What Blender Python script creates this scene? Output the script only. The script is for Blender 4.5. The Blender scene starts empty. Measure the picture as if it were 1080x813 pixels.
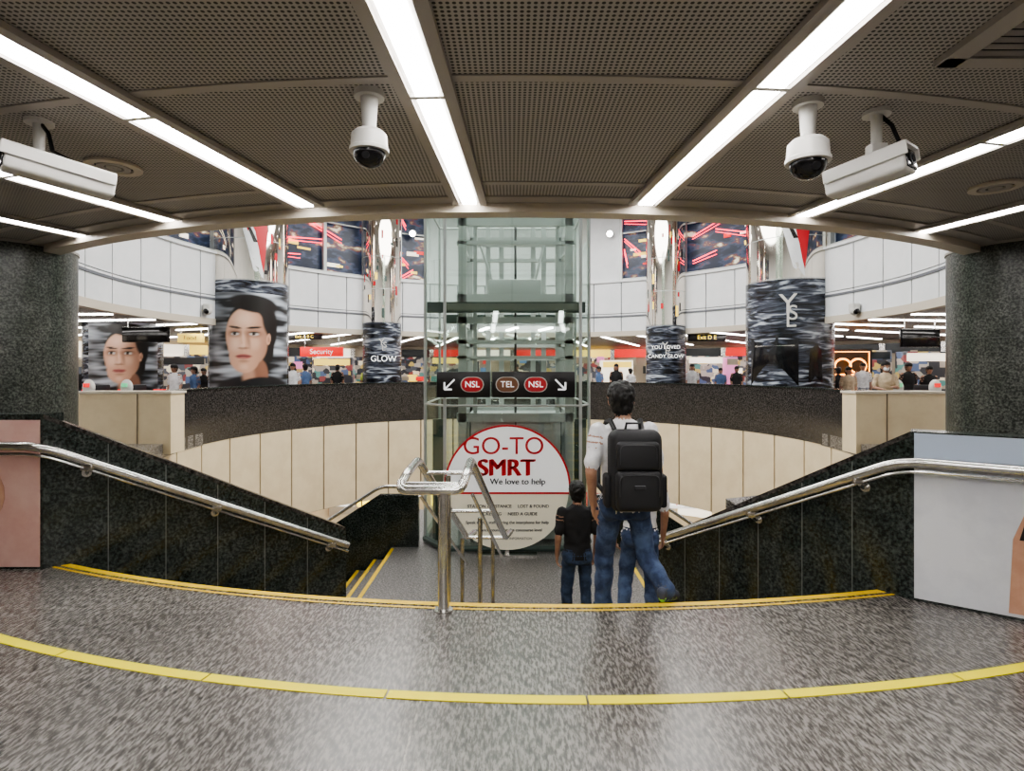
import bpy, bmesh, math, random
from mathutils import Vector, Matrix, kdtree, noise
random.seed(7)
F=600.0; CH=1.55; HY=390.0
def px(x,y,Y): return Vector(((x-540)*Y/F, Y, CH-(y-HY)*Y/F))
scene=bpy.context.scene
try:
    scene.view_settings.look='AgX - Medium High Contrast'
    scene.view_settings.exposure=.22
except Exception: pass
# ------------------------------------------------------------ materials
def mat(name,col,rough=0.5,metal=0.0,emis=None,es=0.0,spec=0.5):
    m=bpy.data.materials.new(name); m.use_nodes=True
    b=m.node_tree.nodes['Principled BSDF']
    b.inputs['Base Color'].default_value=(*col,1); b.inputs['Roughness'].default_value=rough
    b.inputs['Metallic'].default_value=metal; b.inputs['Specular IOR Level'].default_value=spec
    if emis: b.inputs['Emission Color'].default_value=(*emis,1); b.inputs['Emission Strength'].default_value=es
    return m
def N(m,t,**k):
    n=m.node_tree.nodes.new(t)
    for a,v in k.items():
        if a in n.inputs: n.inputs[a].default_value=v
        else: setattr(n,a,v)
    return n
def L(m,a,b): m.node_tree.links.new(a,b)
def noisy(name,c1,c2,scale,rough=0.4,lo=0.4,hi=0.6,stretch=(1,1,1),rot=(0,0,0),detail=6,bump=0,metal=0,c3=None,s2=3.0,brick=None,rr=None):
    m=mat(name,c1,rough,metal); b=m.node_tree.nodes['Principled BSDF']
    tc=N(m,'ShaderNodeTexCoord'); mp=N(m,'ShaderNodeMapping'); mp.inputs['Scale'].default_value=stretch; mp.inputs['Rotation'].default_value=rot
    L(m,tc.outputs['Object'],mp.inputs['Vector'])
    nz=N(m,'ShaderNodeTexNoise'); nz.inputs['Scale'].default_value=scale; nz.inputs['Detail'].default_value=detail; nz.inputs['Roughness'].default_value=0.65
    L(m,mp.outputs[0],nz.inputs['Vector'])
    r=N(m,'ShaderNodeValToRGB'); r.color_ramp.elements[0].position=lo; r.color_ramp.elements[1].position=hi
    r.color_ramp.elements[0].color=(*c1,1); r.color_ramp.elements[1].color=(*c2,1)
    L(m,nz.outputs['Fac'],r.inputs[0]); out=r.outputs[0]
    if c3:
        n2=N(m,'ShaderNodeTexNoise'); n2.inputs['Scale'].default_value=s2; n2.inputs['Detail'].default_value=3
        L(m,tc.outputs['Object'],n2.inputs['Vector'])
        r2=N(m,'ShaderNodeValToRGB'); r2.color_ramp.elements[0].position=.35; r2.color_ramp.elements[1].position=.7
        r2.color_ramp.elements[0].color=(1,1,1,1); r2.color_ramp.elements[1].color=(*c3,1)
        L(m,n2.outputs['Fac'],r2.inputs[0])
        mx=N(m,'ShaderNodeMix',data_type='RGBA',blend_type='MULTIPLY'); mx.inputs[0].default_value=1
        L(m,out,mx.inputs[6]); L(m,r2.outputs[0],mx.inputs[7]); out=mx.outputs[2]
    if brick:
        bk=N(m,'ShaderNodeTexBrick'); bk.offset=0; bk.inputs['Scale'].default_value=1
        bk.inputs['Brick Width'].default_value=brick[0]; bk.inputs['Row Height'].default_value=brick[1]
        bk.inputs['Mortar Size'].default_value=0.004; bk.inputs['Mortar Smooth'].default_value=0
        bk.inputs['Color1'].default_value=(1,1,1,1); bk.inputs['Color2'].default_value=(.88,.88,.88,1); bk.inputs['Mortar'].default_value=(1.7,1.7,1.65,1)
        mp2=N(m,'ShaderNodeMapping'); mp2.inputs['Location'].default_value=brick[2]
        L(m,tc.outputs['Object'],mp2.inputs[0]); L(m,mp2.outputs[0],bk.inputs['Vector'])
        mx=N(m,'ShaderNodeMix',data_type='RGBA',blend_type='MULTIPLY'); mx.inputs[0].default_value=1
        L(m,out,mx.inputs[6]); L(m,bk.outputs['Color'],mx.inputs[7]); out=mx.outputs[2]
    L(m,out,b.inputs['Base Color'])
    if rr:
        mr=N(m,'ShaderNodeMapRange'); mr.inputs['To Min'].default_value=rr[0]; mr.inputs['To Max'].default_value=rr[1]
        L(m,nz.outputs['Fac'],mr.inputs[0]); L(m,mr.outputs[0],b.inputs['Roughness'])
    if bump:
        bp=N(m,'ShaderNodeBump'); bp.inputs['Strength'].default_value=bump; bp.inputs['Distance'].default_value=.01
        L(m,nz.outputs['Fac'],bp.inputs['Height']); L(m,bp.outputs[0],b.inputs['Normal'])
    return m
M={}
M['floor']=noisy('floor_granite',(.050,.046,.042),(.33,.305,.28),72,.26,.39,.66,stretch=(1,.24,1),rot=(0,0,.34),detail=7,c3=(.72,.72,.72),s2=1.5,brick=(1.28,1.9,(.43,.1,0)),rr=(.14,.40))
M['step']=noisy('step_granite',(.07,.065,.065),(.34,.32,.31),48,.38,.42,.62)
M['granite']=noisy('dark_granite',(.010,.014,.013),(.085,.10,.092),45,.17,.42,.66,detail=8,c3=(.5,.55,.52),s2=5)
M['granite_col']=noisy('grey_granite',(.022,.025,.022),(.20,.21,.19),46,.28,.42,.66,detail=9,c3=(.6,.65,.6),s2=4)
M['ringgran']=noisy('ring_granite',(.012,.011,.011),(.09,.083,.078),30,.2,.42,.66)
M['grout']=mat('grout',(.12,.13,.125),.5)
M['cream']=noisy('cream_panel',(.70,.58,.39),(.76,.64,.44),1.5,.4)
M['creamdk']=mat('panel_joint',(.14,.10,.07),.7)
M['white']=noisy('white_panel',(.78,.80,.82),(.84,.85,.87),1.2,.3)
M['whitedk']=mat('white_joint',(.16,.17,.19),.6)
M['beige']=mat('beige_trim',(.62,.56,.47),.4)
M['ctrim']=mat('ceiling_frame',(.42,.39,.36),.45)
M['upceil']=mat('upper_ceiling',(.6,.6,.6),.7)
M['steel']=noisy('brushed_steel',(.55,.54,.52),(.68,.67,.65),20,.22,metal=1)
M['chrome']=mat('mirror_cladding',(.80,.75,.68),.05,1)
M['frame']=mat('lift_frame',(.55,.58,.57),.35,.3)
M['framedk']=mat('lift_beam',(.07,.10,.09),.35,.3)
M['yellow']=mat('yellow_strip',(.85,.74,.01),.5)
M['yellow2']=mat('yellow_nosing',(.80,.54,.02),.5)
M['tube']=mat('lamp_tube',(1,1,1),.5,emis=(1,.97,.95),es=20)
M['tubefar']=mat('lamp_tube_far',(1,1,1),.5,emis=(1,.97,.93),es=12)
M['camwhite']=mat('camera_housing',(.66,.65,.62),.35)
M['black']=mat('black_gloss',(.01,.01,.012),.12)
M['blackm']=mat('black_matte',(.010,.010,.012),.6)
M['signw']=mat('sign_white',(.85,.85,.84),.4,emis=(1,1,1),es=.22)
M['signcream']=mat('sign_cream',(.80,.74,.57),.4,emis=(1,.95,.8),es=.10)
M['red']=mat('red_paint',(.60,.02,.03),.4)
M['redglow']=mat('red_sign',(.7,.03,.03),.4,emis=(1,.05,.04),es=.7)
M['neonred']=mat('neon_red',(1,.05,.05),.4,emis=(1,.04,.08),es=5)
M['neonor']=mat('neon_orange',(1,.4,.05),.4,emis=(1,.35,.04),es=6)
M['neonye']=mat('neon_yellow',(1,.8,.1),.4,emis=(1,.7,.1),es=1.5)
M['brown']=mat('brown_pill',(.22,.09,.04),.4)
M['whitetxt']=mat('white_text',(.9,.9,.9),.5,emis=(1,1,1),es=.6)
M['greytxt']=mat('grey_text',(.10,.10,.11),.5)
M['signblk']=mat('sign_black',(.018,.016,.018),.3)
M['glassdk']=mat('window_dark',(.02,.03,.05),.08)
M['poster_pink']=noisy('poster_pink',(.60,.34,.30),(.70,.48,.42),1.2,.35)
M['poster_grey']=noisy('poster_grey',(.56,.57,.61),(.68,.69,.72),1.5,.35)
M['poster_blue']=mat('poster_blue',(.42,.49,.60),.35)
M['skinp']=noisy('printed_skin',(.50,.27,.18),(.62,.37,.26),2,.4)
M['hairp']=mat('printed_hair',(.012,.01,.01),.3)
M['lips']=mat('printed_lips',(.40,.07,.07),.4)
M['shopw']=mat('shop_white',(.8,.78,.72),.5,emis=(1,.88,.70),es=1.1)
M['shopb']=mat('shop_blue',(.08,.15,.28),.4,emis=(.2,.4,.75),es=.5)
M['shopy']=mat('shop_yellow',(.8,.6,.1),.4,emis=(1,.70,.15),es=1.0)
M['shopd']=mat('shop_dark',(.03,.035,.04),.2)
M['shopbe']=mat('shop_beige',(.50,.43,.33),.5)
M['shopg']=mat('shop_green',(.1,.35,.2),.4,emis=(.2,.8,.4),es=.6)
M['shopp']=mat('shop_pink',(.6,.2,.4),.4,emis=(1,.3,.6),es=.6)
def cells(name,scale,stretch,stops,es,rough=.3,interp='CONSTANT'):
    m=mat(name,(.1,.1,.1),rough); b=m.node_tree.nodes['Principled BSDF']
    tc=N(m,'ShaderNodeTexCoord'); mp=N(m,'ShaderNodeMapping'); mp.inputs['Scale'].default_value=stretch
    L(m,tc.outputs['Object'],mp.inputs[0])
    if interp=='CONSTANT':
        v=N(m,'ShaderNodeTexVoronoi',distance='CHEBYCHEV'); v.inputs['Scale'].default_value=scale
        L(m,mp.outputs[0],v.inputs['Vector']); sp=N(m,'ShaderNodeSeparateColor'); L(m,v.outputs['Color'],sp.inputs[0]); src=sp.outputs[0]
    else:
        v=N(m,'ShaderNodeTexNoise'); v.inputs['Scale'].default_value=scale; v.inputs['Detail'].default_value=5; L(m,mp.outputs[0],v.inputs['Vector']); src=v.outputs['Fac']
    r=N(m,'ShaderNodeValToRGB'); r.color_ramp.interpolation=interp; e=r.color_ramp.elements
    e[0].position=0; e[0].color=(*stops[0][1],1); e[1].position=stops[1][0]; e[1].color=(*stops[1][1],1)
    for p,c in stops[2:]: x=e.new(p); x.color=(*c,1)
    L(m,src,r.inputs[0]); L(m,r.outputs[0],b.inputs['Base Color']); L(m,r.outputs[0],b.inputs['Emission Color']); b.inputs['Emission Strength'].default_value=es
    return m
M['winglow']=cells('window_interior',1.6,(1,1,2.2),[(0,(.006,.009,.016)),(.45,(.012,.018,.035)),(.54,(.035,.05,.09)),(.59,(.10,.03,.035)),(.63,(.25,.19,.11)),(.68,(.6,.55,.45))],.8,interp='LINEAR')
M['shopmix']=cells('shop_display',3.2,(1,1,1.4),[(0,(.03,.03,.035)),(.25,(.28,.24,.20)),(.42,(.07,.075,.09)),(.56,(.62,.55,.42)),(.66,(.20,.05,.05)),(.72,(.07,.10,.18)),(.79,(.42,.31,.10)),(.85,(.36,.32,.28)),(.95,(.08,.2,.18))],.7)
def wave_mat():
    m=mat('striped_wrap',(.1,.1,.1),.25); b=m.node_tree.nodes['Principled BSDF']
    tc=N(m,'ShaderNodeTexCoord'); mp=N(m,'ShaderNodeMapping'); mp.inputs['Scale'].default_value=(.5,.5,3.2)
    L(m,tc.outputs['Object'],mp.inputs[0])
    nz=N(m,'ShaderNodeTexNoise'); nz.inputs['Scale'].default_value=2.2; nz.inputs['Detail'].default_value=5; nz.inputs['Distortion'].default_value=1.2
    L(m,mp.outputs[0],nz.inputs['Vector'])
    r=N(m,'ShaderNodeValToRGB'); e=r.color_ramp.elements
    e[0].position=.42; e[0].color=(.008,.009,.012,1); e[1].position=.66; e[1].color=(.46,.50,.56,1)
    x=r.color_ramp.elements.new(.54); x.color=(.07,.08,.11,1)
    L(m,nz.outputs['Fac'],r.inputs[0]); L(m,r.outputs[0],b.inputs['Base Color']); return m
M['wave']=wave_mat()
def perf_mat():
    m=mat('perforated_ceiling',(.3,.3,.3),.55); b=m.node_tree.nodes['Principled BSDF']
    tc=N(m,'ShaderNodeTexCoord')
    s=N(m,'ShaderNodeVectorMath',operation='SCALE'); s.inputs['Scale'].default_value=1/.026
    f=N(m,'ShaderNodeVectorMath',operation='FRACTION'); su=N(m,'ShaderNodeVectorMath',operation='SUBTRACT'); su.inputs[1].default_value=(.5,.5,0)
    mu=N(m,'ShaderNodeVectorMath',operation='MULTIPLY'); mu.inputs[1].default_value=(1,1,0)
    ln=N(m,'ShaderNodeVectorMath',operation='LENGTH')
    L(m,tc.outputs['Object'],s.inputs[0]); L(m,s.outputs[0],f.inputs[0]); L(m,f.outputs[0],su.inputs[0]); L(m,su.outputs[0],mu.inputs[0]); L(m,mu.outputs[0],ln.inputs[0])
    r=N(m,'ShaderNodeValToRGB'); e=r.color_ramp.elements; e[0].position=.27; e[0].color=(.045,.042,.04,1); e[1].position=.35; e[1].color=(.44,.415,.39,1)
    L(m,ln.outputs['Value'],r.inputs[0]); L(m,r.outputs[0],b.inputs['Base Color']); return m
M['perf']=perf_mat()
def print_mat():
    m=mat('printed_portrait',(.5,.5,.5),.35); b=m.node_tree.nodes['Principled BSDF']
    a=N(m,'ShaderNodeVertexColor'); a.layer_name='Col'; L(m,a.outputs['Color'],b.inputs['Base Color']); return m
M['print']=print_mat()
def glass_mat(name,col,fac):
    m=bpy.data.materials.new(name); m.use_nodes=True; nt=m.node_tree; nt.nodes.clear()
    o=N(m,'ShaderNodeOutputMaterial'); mx=N(m,'ShaderNodeMixShader'); t=N(m,'ShaderNodeBsdfTransparent'); g=N(m,'ShaderNodeBsdfGlossy')
    t.inputs[0].default_value=(*col,1); g.inputs['Color'].default_value=(.85,.95,.90,1); g.inputs['Roughness'].default_value=.03
    mx.inputs[0].default_value=fac
    L(m,t.outputs[0],mx.inputs[1]); L(m,g.outputs[0],mx.inputs[2]); L(m,mx.outputs[0],o.inputs[0]); return m
M['glass']=glass_mat('green_glass',(.80,.87,.83),.11)
# ------------------------------------------------------------ mesh builder
class MB:
    def __init__(s): s.v=[];s.f=[];s.fm=[];s.m=[]
    def mi(s,k):
        if k not in s.m: s.m.append(k)
        return s.m.index(k)
    def add(s,vs,fs,k,X=None):
        o=len(s.v); i=s.mi(k)
        for p in vs: s.v.append((X@Vector(p)) if X else Vector(p))
        for f in fs: s.f.append([a+o for a in f]); s.fm.append(i)
    def box(s,c,d,k,rz=0,X=None,rx=0,ry=0):
        R=Matrix.Translation(c)@Matrix.Rotation(rz,4,'Z')@Matrix.Rotation(ry,4,'Y')@Matrix.Rotation(rx,4,'X')
        if X: R=X@R
        a,b,e=d[0]/2,d[1]/2,d[2]/2
        vs=[(x,y,z) for z in(-e,e) for y in(-b,b) for x in(-a,a)]
        s.add(vs,[(0,2,3,1),(4,5,7,6),(0,1,5,4),(2,6,7,3),(0,4,6,2),(1,3,7,5)],k,R)
    def rbox(s,c,d,k,bev=.02,seg=3,R=None,X=None):
        bm=bmesh.new(); bmesh.ops.create_cube(bm,size=1); bmesh.ops.scale(bm,vec=d,verts=bm.verts)
        bmesh.ops.bevel(bm,geom=bm.edges[:],offset=bev,segments=seg,affect='EDGES',profile=.5)
        bm.verts.ensure_lookup_table(); bm.verts.index_update()
        T=Matrix.Translation(c)@(R if R else Matrix.Identity(4))
        if X: T=X@T
        s.add([v.co.copy() for v in bm.verts],[[v.index for v in f.verts] for f in bm.faces],k,T); bm.free()
    def tube(s,path,r,k,n=12,cap=True,X=None):
        path=[Vector(p) for p in path]; rr=r if isinstance(r,(list,tuple)) else [r]*len(path)
        vs=[];fs=[]; up=None
        for i,p in enumerate(path):
            if i==0: d=path[1]-p
            elif i==len(path)-1: d=p-path[i-1]
            else: d=(path[i+1]-p).normalized()+(p-path[i-1]).normalized()
            d.normalize()
            if up is None: up=d.orthogonal().normalized()
            else:
                up=up-d*up.dot(d); up.normalize()
            w=d.cross(up)
            for j in range(n):
                a=2*math.pi*j/n; vs.append(p+(up*math.cos(a)+w*math.sin(a))*rr[i])
        for i in range(len(path)-1):
            for j in range(n):
                a=i*n+j;b=i*n+(j+1)%n; fs.append((a,b,b+n,a+n))
        if cap: fs.append(list(range(n))[::-1]); fs.append([len(vs)-n+j for j in range(n)])
        s.add(vs,fs,k,X)
    def ell(s,c,r,k,nu=20,nv=12,X=None,z0=-1,z1=1):
        vs=[];fs=[]
        a0=math.asin(z0);a1=math.asin(z1)
        for i in range(nv+1):
            t=a0+(a1-a0)*i/nv
            for j in range(nu):
                p=2*math.pi*j/nu; vs.append((c[0]+r[0]*math.cos(t)*math.cos(p),c[1]+r[1]*math.cos(t)*math.sin(p),c[2]+r[2]*math.sin(t)))
        for i in range(nv):
            for j in range(nu):
                a=i*nu+j;b=i*nu+(j+1)%nu; fs.append((a,b,b+nu,a+nu))
        s.add(vs,fs,k,X)
    def arc(s,C,R0,R1,z0,z1,a0,a1,n,k):
        vs=[];fs=[]
        for i in range(n+1):
            a=a0+(a1-a0)*i/n; sx,cx=math.sin(a),math.cos(a)
            for R,z in((R0,z0),(R1,z0),(R1,z1),(R0,z1)): vs.append((C[0]+R*sx,C[1]-R*cx,z))
        for i in range(n):
            for j in range(4):
                a=i*4+j;b=i*4+(j+1)%4; fs.append((a,b,b+4,a+4))
        fs.append((0,1,2,3)); fs.append((n*4+3,n*4+2,n*4+1,n*4)); s.add(vs,fs,k)
    def slab(s,pts,off,k):
        n=len(pts); off=Vector(off); pts=[Vector(p) for p in pts]
        s.add(pts+[p+off for p in pts],[list(range(n)),[n+i for i in range(n)][::-1]]+[(i,(i+1)%n,n+(i+1)%n,n+i) for i in range(n)],k)
    def build(s,name,parent=None,ang=.6,smooth=True):
        me=bpy.data.meshes.new(name); me.from_pydata([tuple(v) for v in s.v],[],s.f)
        for k in s.m: me.materials.append(M[k])
        me.polygons.foreach_set('material_index',s.fm)
        bm=bmesh.new(); bm.from_mesh(me); bmesh.ops.recalc_face_normals(bm,faces=bm.faces); bm.to_mesh(me); bm.free()
        if smooth:
            me.polygons.foreach_set('use_smooth',[True]*len(me.polygons)); me.set_sharp_from_angle(angle=ang)
        me.update(); o=bpy.data.objects.new(name,me); scene.collection.objects.link(o)
        if parent: o.parent=parent
        return o
def empty(name):
    e=bpy.data.objects.new(name,None); scene.collection.objects.link(e); return e
def text(parent,name,body,loc,size,k,rz=0,ex=.002,bold=0,align='CENTER'):
    c=bpy.data.curves.new(name,'FONT'); c.body=body; c.size=size; c.extrude=ex; c.offset=bold; c.align_x=align; c.align_y='CENTER'
    c.materials.append(M[k]); o=bpy.data.objects.new(name,c); scene.collection.objects.link(o)
    o.location=loc; o.rotation_euler=(math.pi/2,0,rz); o.parent=parent; return o
def smoothpath(pts,r=.12,n=6):
    pts=[Vector(p) for p in pts]; out=[pts[0]]
    for i in range(1,len(pts)-1):
        a,b,c=pts[i-1],pts[i],pts[i+1]
        d0=min(r,(a-b).length*.45); d1=min(r,(c-b).length*.45)
        p0=b+(a-b).normalized()*d0; p1=b+(c-b).normalized()*d1
        for j in range(n+1):
            t=j/n; out.append(p0*(1-t)**2+b*2*t*(1-t)+p1*t*t)
    out.append(pts[-1]); return out
# ------------------------------------------------------------ constants
C=(0.0,14.0); RF=9.1; RP=7.6; RO=21.0; ZC=2.95; RI=.156; ZL=-RI*8
def hit(x,R,far=True):
    t=(x-540)/F; A=1+t*t; disc=28*28-4*A*(196-R*R); q=math.sqrt(max(disc,0))
    Y=(28+(q if far else -q))/(2*A); return t*Y,Y
def ang(x,R,far=True):
    X,Y=hit(x,R,far); return math.atan2(X-C[0],C[1]-Y)
# ------------------------------------------------------------ people (built first)
class PB:
    def __init__(s): s.v=[];s.f=[];s.l=[]
    def rings(s,rg,lab):
        o=len(s.v); n=len(rg[0])
        for r in rg:
            for p in r: s.v.append(Vector(p)); s.l.append(lab)
        for i in range(len(rg)-1):
            for j in range(n):
                a=o+i*n+j;b=o+i*n+(j+1)%n; s.f.append((a,b,b+n,a+n))
        s.f.append([o+j for j in range(n)][::-1]); e=o+(len(rg)-1)*n; s.f.append([e+j for j in range(n)])
    def cap(s,p0,p1,r0,r1,lab,n=14,m=6):
        p0=Vector(p0);p1=Vector(p1); d=(p1-p0).normalized(); u=d.orthogonal().normalized(); w=d.cross(u); rg=[]
        def ring(c,r): return [c+(u*math.cos(2*math.pi*j/n)+w*math.sin(2*math.pi*j/n))*max(r,.0008) for j in range(n)]
        for i in range(4): t=math.pi/2*(1-i/4); rg.append(ring(p0-d*r0*math.sin(t),r0*math.cos(t)))
        for i in range(m+1): t=i/m; rg.append(ring(p0.lerp(p1,t),r0+(r1-r0)*t))
        for i in range(1,5): t=math.pi/2*i/4; rg.append(ring(p1+d*r1*math.sin(t),r1*math.cos(t)))
        s.rings(rg,lab)
    def loft(s,L_,lab,n=28):
        out=[]
        for a,b in zip(L_[:-1],L_[1:]):
            for i in range(4): t=i/4; out.append([a[k]+(b[k]-a[k])*t for k in range(5)])
        out.append(list(L_[-1]))
        s.rings([[(cx+rx*math.cos(2*math.pi*j/n),cy+ry*math.sin(2*math.pi*j/n),cz) for j in range(n)] for cx,cy,cz,rx,ry in out],lab)
    def ell(s,c,r,lab,n=20,m=12):
        rg=[]
        for i in range(m+1):
            t=-math.pi/2+math.pi*i/m; k=max(math.cos(t),.01)
            rg.append([(c[0]+r[0]*k*math.cos(2*math.pi*j/n),c[1]+r[1]*k*math.sin(2*math.pi*j/n),c[2]+r[2]*math.sin(t)) for j in range(n)])
        s.rings(rg,lab)
def cloth(name,c,sc=12): return noisy(name,tuple(x*.8 for x in c),c,sc,.85,bump=.25)
M['skin']=noisy('skin',(.34,.18,.12),(.42,.24,.165),8,.5); M['hair']=noisy('hair_black',(.003,.003,.003),(.010,.009,.008),60,.55,stretch=(1,1,.3),bump=.6)
M['wtee']=cloth('white_cotton',(.78,.78,.80)); M['btee']=cloth('black_cotton',(.015,.015,.017)); M['jeans']=noisy('blue_denim',(.03,.05,.11),(.085,.13,.24),9,.85,c3=(.6,.6,.65),s2=6,bump=.2)
M['djeans']=noisy('dark_denim',(.02,.035,.07),(.05,.08,.15),9,.85); M['shoe']=mat('shoe_dark',(.05,.06,.09),.6); M['sole']=mat('green_sole',(.35,.80,.12),.5)
M['hiviz']=mat('hi_vis_vest',(.55,.8,.1),.6); M['jacket']=cloth('beige_jacket',(.58,.47,.33)); M['blueshirt']=cloth('blue_shirt',(.12,.2,.38)); M['maskw']=mat('face_mask',(.75,.8,.85),.7)
M['pinkshirt']=cloth('pink_shirt',(.45,.2,.2))
M['eye']=mat('eye_white',(.8,.8,.8),.2); M['mouth']=mat('lip_skin',(.35,.12,.1),.5)
cache={}
def person(name,loc,yaw,H,cols,voxel,pose={},long=False,mask=False,key=None):
    s=H/1.745; T=Matrix.Translation(loc)@Matrix.Rotation(yaw,4,'Z')@Matrix.Scale(s,4)
    if key and key in cache:
        root=empty(name); root.matrix_world=T
        for nm_,me_ in cache[key]:
            ob=bpy.data.objects.new(nm_,me_); scene.collection.objects.link(ob); ob.parent=root
        return root,T
    top,bot,shoe=cols; B=PB()
    J={'shL':(-.180,-.005,1.405),'elL':(-.230,-.03,1.12),'wrL':(-.228,.06,.87),'shR':(.180,-.005,1.405),'elR':(.230,-.03,1.12),'wrR':(.228,.06,.87),
       'hipL':(-.09,0,.90),'knL':(-.105,.03,.49),'anL':(-.11,-.02,.09),'hipR':(.09,0,.90),'knR':(.105,.03,.49),'anR':(.11,-.02,.09),
       'toeL':(-.02,.18,-.055),'toeR':(.02,.18,-.055),'head':(0,.02,1.625)}
    J.update(pose)
    B.loft([(0,-.005,.86,.174,.128),(0,-.005,.90,.172,.126),(0,0,1.02,.156,.118),(0,0,1.12,.158,.118),(0,0,1.27,.180,.126),(0,-.005,1.37,.188,.112),(0,-.01,1.425,.162,.092),(0,-.008,1.46,.100,.075),(0,0,1.485,.064,.062)],top)
    B.loft([(0,-.005,.80,.155,.115),(0,-.005,.87,.165,.12),(0,0,.95,.150,.108)],bot)
    h=Vector(J['head'])
    B.cap((0,-.012,1.44),(h.x*.7,h.y-.02,h.z-.06),.056,.052,'skin')
    B.ell(h+Vector((0,0,.01)),(.076,.096,.112),'skin'); B.ell(h+Vector((0,.025,-.055)),(.055,.062,.062),'skin')
    B.cap(h+Vector((0,.094,.012)),h+Vector((0,.108,-.022)),.008,.013,'skin',8,2)
    for s_ in(-1,1):
        B.ell(h+Vector((s_*.083,-.005,-.008)),(.012,.020,.032),'skin',10,8)
        B.cap(h+Vector((s_*.016,.088,.028)),h+Vector((s_*.046,.076,.026)),.008,.006,'skin',8,2)
    B.ell(h+Vector((0,-.022,.032)),(.095,.106,.106),'hair'); B.ell(h+Vector((0,.028,.068)),(.082,.080,.062),'hair'); B.ell(h+Vector((0,-.050,-.03)),(.078,.060,.078),'hair')
    if long:
        B.loft([(h.x,h.y-.05,h.z-.22,.085,.04),(h.x,h.y-.045,h.z-.05,.10,.06),(h.x,h.y-.03,h.z+.05,.085,.08)],'hair')
    if mask: B.ell(h+Vector((0,.045,-.05)),(.058,.068,.048),'maskw')
    for S,s_ in(('L',-1),('R',1)):
        sh,elb,wr=Vector(J['sh'+S]),Vector(J['el'+S]),Vector(J['wr'+S])
        B.cap(sh,sh.lerp(elb,.78),.062,.062,top)
        B.cap(sh,elb,.050,.042,'skin'); B.cap(elb,wr,.042,.027,'skin')
        d=(wr-elb).normalized(); w=Vector((0,1,0)); w=(w-d*w.dot(d)).normalized(); inn=Vector((-s_,0,0))
        for q in(-.022,0,.022): B.cap(wr+w*q*.5,wr+d*.082+w*q*1.25,.017,.015,'skin',10,3)
        for i,ln in enumerate((.92,1.0,.95,.75)):
            b0=wr+d*.085+w*(.034-.0225*i); b1=b0+d*.036*ln+inn*.008; b2=b1+d*.022*ln+inn*.016; b3=b2+d*.012*ln+inn*.016
            B.cap(b0,b1,.0095,.009,'skin',8,2); B.cap(b1,b2,.009,.0085,'skin',8,2); B.cap(b2,b3,.0085,.0075,'skin',8,2)
        t0=wr+d*.025+w*.022; t1=t0+w*.03+d*.03+inn*.008; B.cap(t0,t1,.013,.011,'skin',8,2); B.cap(t1,t1+d*.032+w*.006+inn*.008,.011,.009,'skin',8,2)
        hp,kn,an=Vector(J['hip'+S]),Vector(J['kn'+S]),Vector(J['an'+S])
        B.cap(hp,kn,.092,.070,bot,16,8); B.cap(kn,an+Vector((0,0,.01)),.070,.060,bot,16,8); B.ell(hp+Vector((0,-.045,-.02)),(.088,.085,.10),bot)
        B.cap(kn.lerp(an,.7),kn.lerp(an,.98),.062,.067,bot,14,3)
        toe=an+Vector(J['toe'+S]); hd=(toe-an).normalized(); heel=an-Vector((0,0,.042))-Vector((hd.x,hd.y,0))*.045
        if 'heel'+S in J: heel=an+Vector(J['heel'+S])
        B.cap(heel,an.lerp(toe,.5)+Vector((0,0,-.01)),.034,.040,shoe,12,4); B.cap(an.lerp(toe,.5)+Vector((0,0,-.01)),toe,.042,.032,shoe,12,4); B.cap(an,heel+Vector((0,0,.02)),.042,.036,shoe,12,3)
        dn=Vector((0,0,-.022)); B.cap(heel+dn,toe+dn*.7,.024,.022,'sole' if name=='walking_man_with_backpack' else shoe,12,4)
    me=bpy.data.meshes.new('tmp'); me.from_pydata([tuple(v) for v in B.v],[],B.f)
    bm=bmesh.new(); bm.from_mesh(me); bmesh.ops.recalc_face_normals(bm,faces=bm.faces); bm.to_mesh(me); bm.free()
    o=bpy.data.objects.new('tmp',me); scene.collection.objects.link(o)
    r=o.modifiers.new('r','REMESH'); r.mode='VOXEL'; r.voxel_size=voxel; r.use_smooth_shade=True
    sm=o.modifiers.new('s','SMOOTH'); sm.factor=.5; sm.iterations=3 if voxel<.012 else 1
    dg=bpy.context.evaluated_depsgraph_get(); dg.update(); nm=bpy.data.meshes.new_from_object(o.evaluated_get(dg))
    bpy.data.objects.remove(o)
    kd=kdtree.KDTree(len(B.v))
    for i,v in enumerate(B.v): kd.insert(v,i)
    kd.balance(); labs=sorted(set(B.l)); li=[labs.index(l) for l in B.l]
    nm.materials.clear()
    for l_ in labs: nm.materials.append(M[l_])
    mi=[li[kd.find(p.center)[1]] for p in nm.polygons]
    nm.polygons.foreach_set('material_index',mi); nm.polygons.foreach_set('use_smooth',[True]*len(mi))
    hv=set(); cv=set()
    for p,m_ in zip(nm.polygons,mi):
        if labs[m_]=='hair': hv.update(p.vertices)
        elif labs[m_] in(top,bot): cv.update(p.vertices)
    for i in hv:
        v=nm.vertices[i]; v.co+=v.normal*(.012*noise.noise(v.co*42)+.004)
    for i in cv-hv:
        v=nm.vertices[i]; q=Vector((v.co.x*9,v.co.y*9,v.co.z*16)); v.co+=v.normal*.012*noise.noise(q)
    nm.update()
    root=empty(name); root.matrix_world=T
    ob=bpy.data.objects.new('body',nm); scene.collection.objects.link(ob); ob.parent=root
    mb=MB()
    for s_ in(-1,1):
        mb.ell(h+Vector((s_*.031,.083,.012)),(.013,.010,.0075),'eye',12,8); mb.ell(h+Vector((s_*.031,.091,.012)),(.006,.004,.006),'black',10,6)
    if not mask: mb.ell(h+Vector((0,.083,-.055)),(.024,.010,.007),'mouth',12,6)
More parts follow.
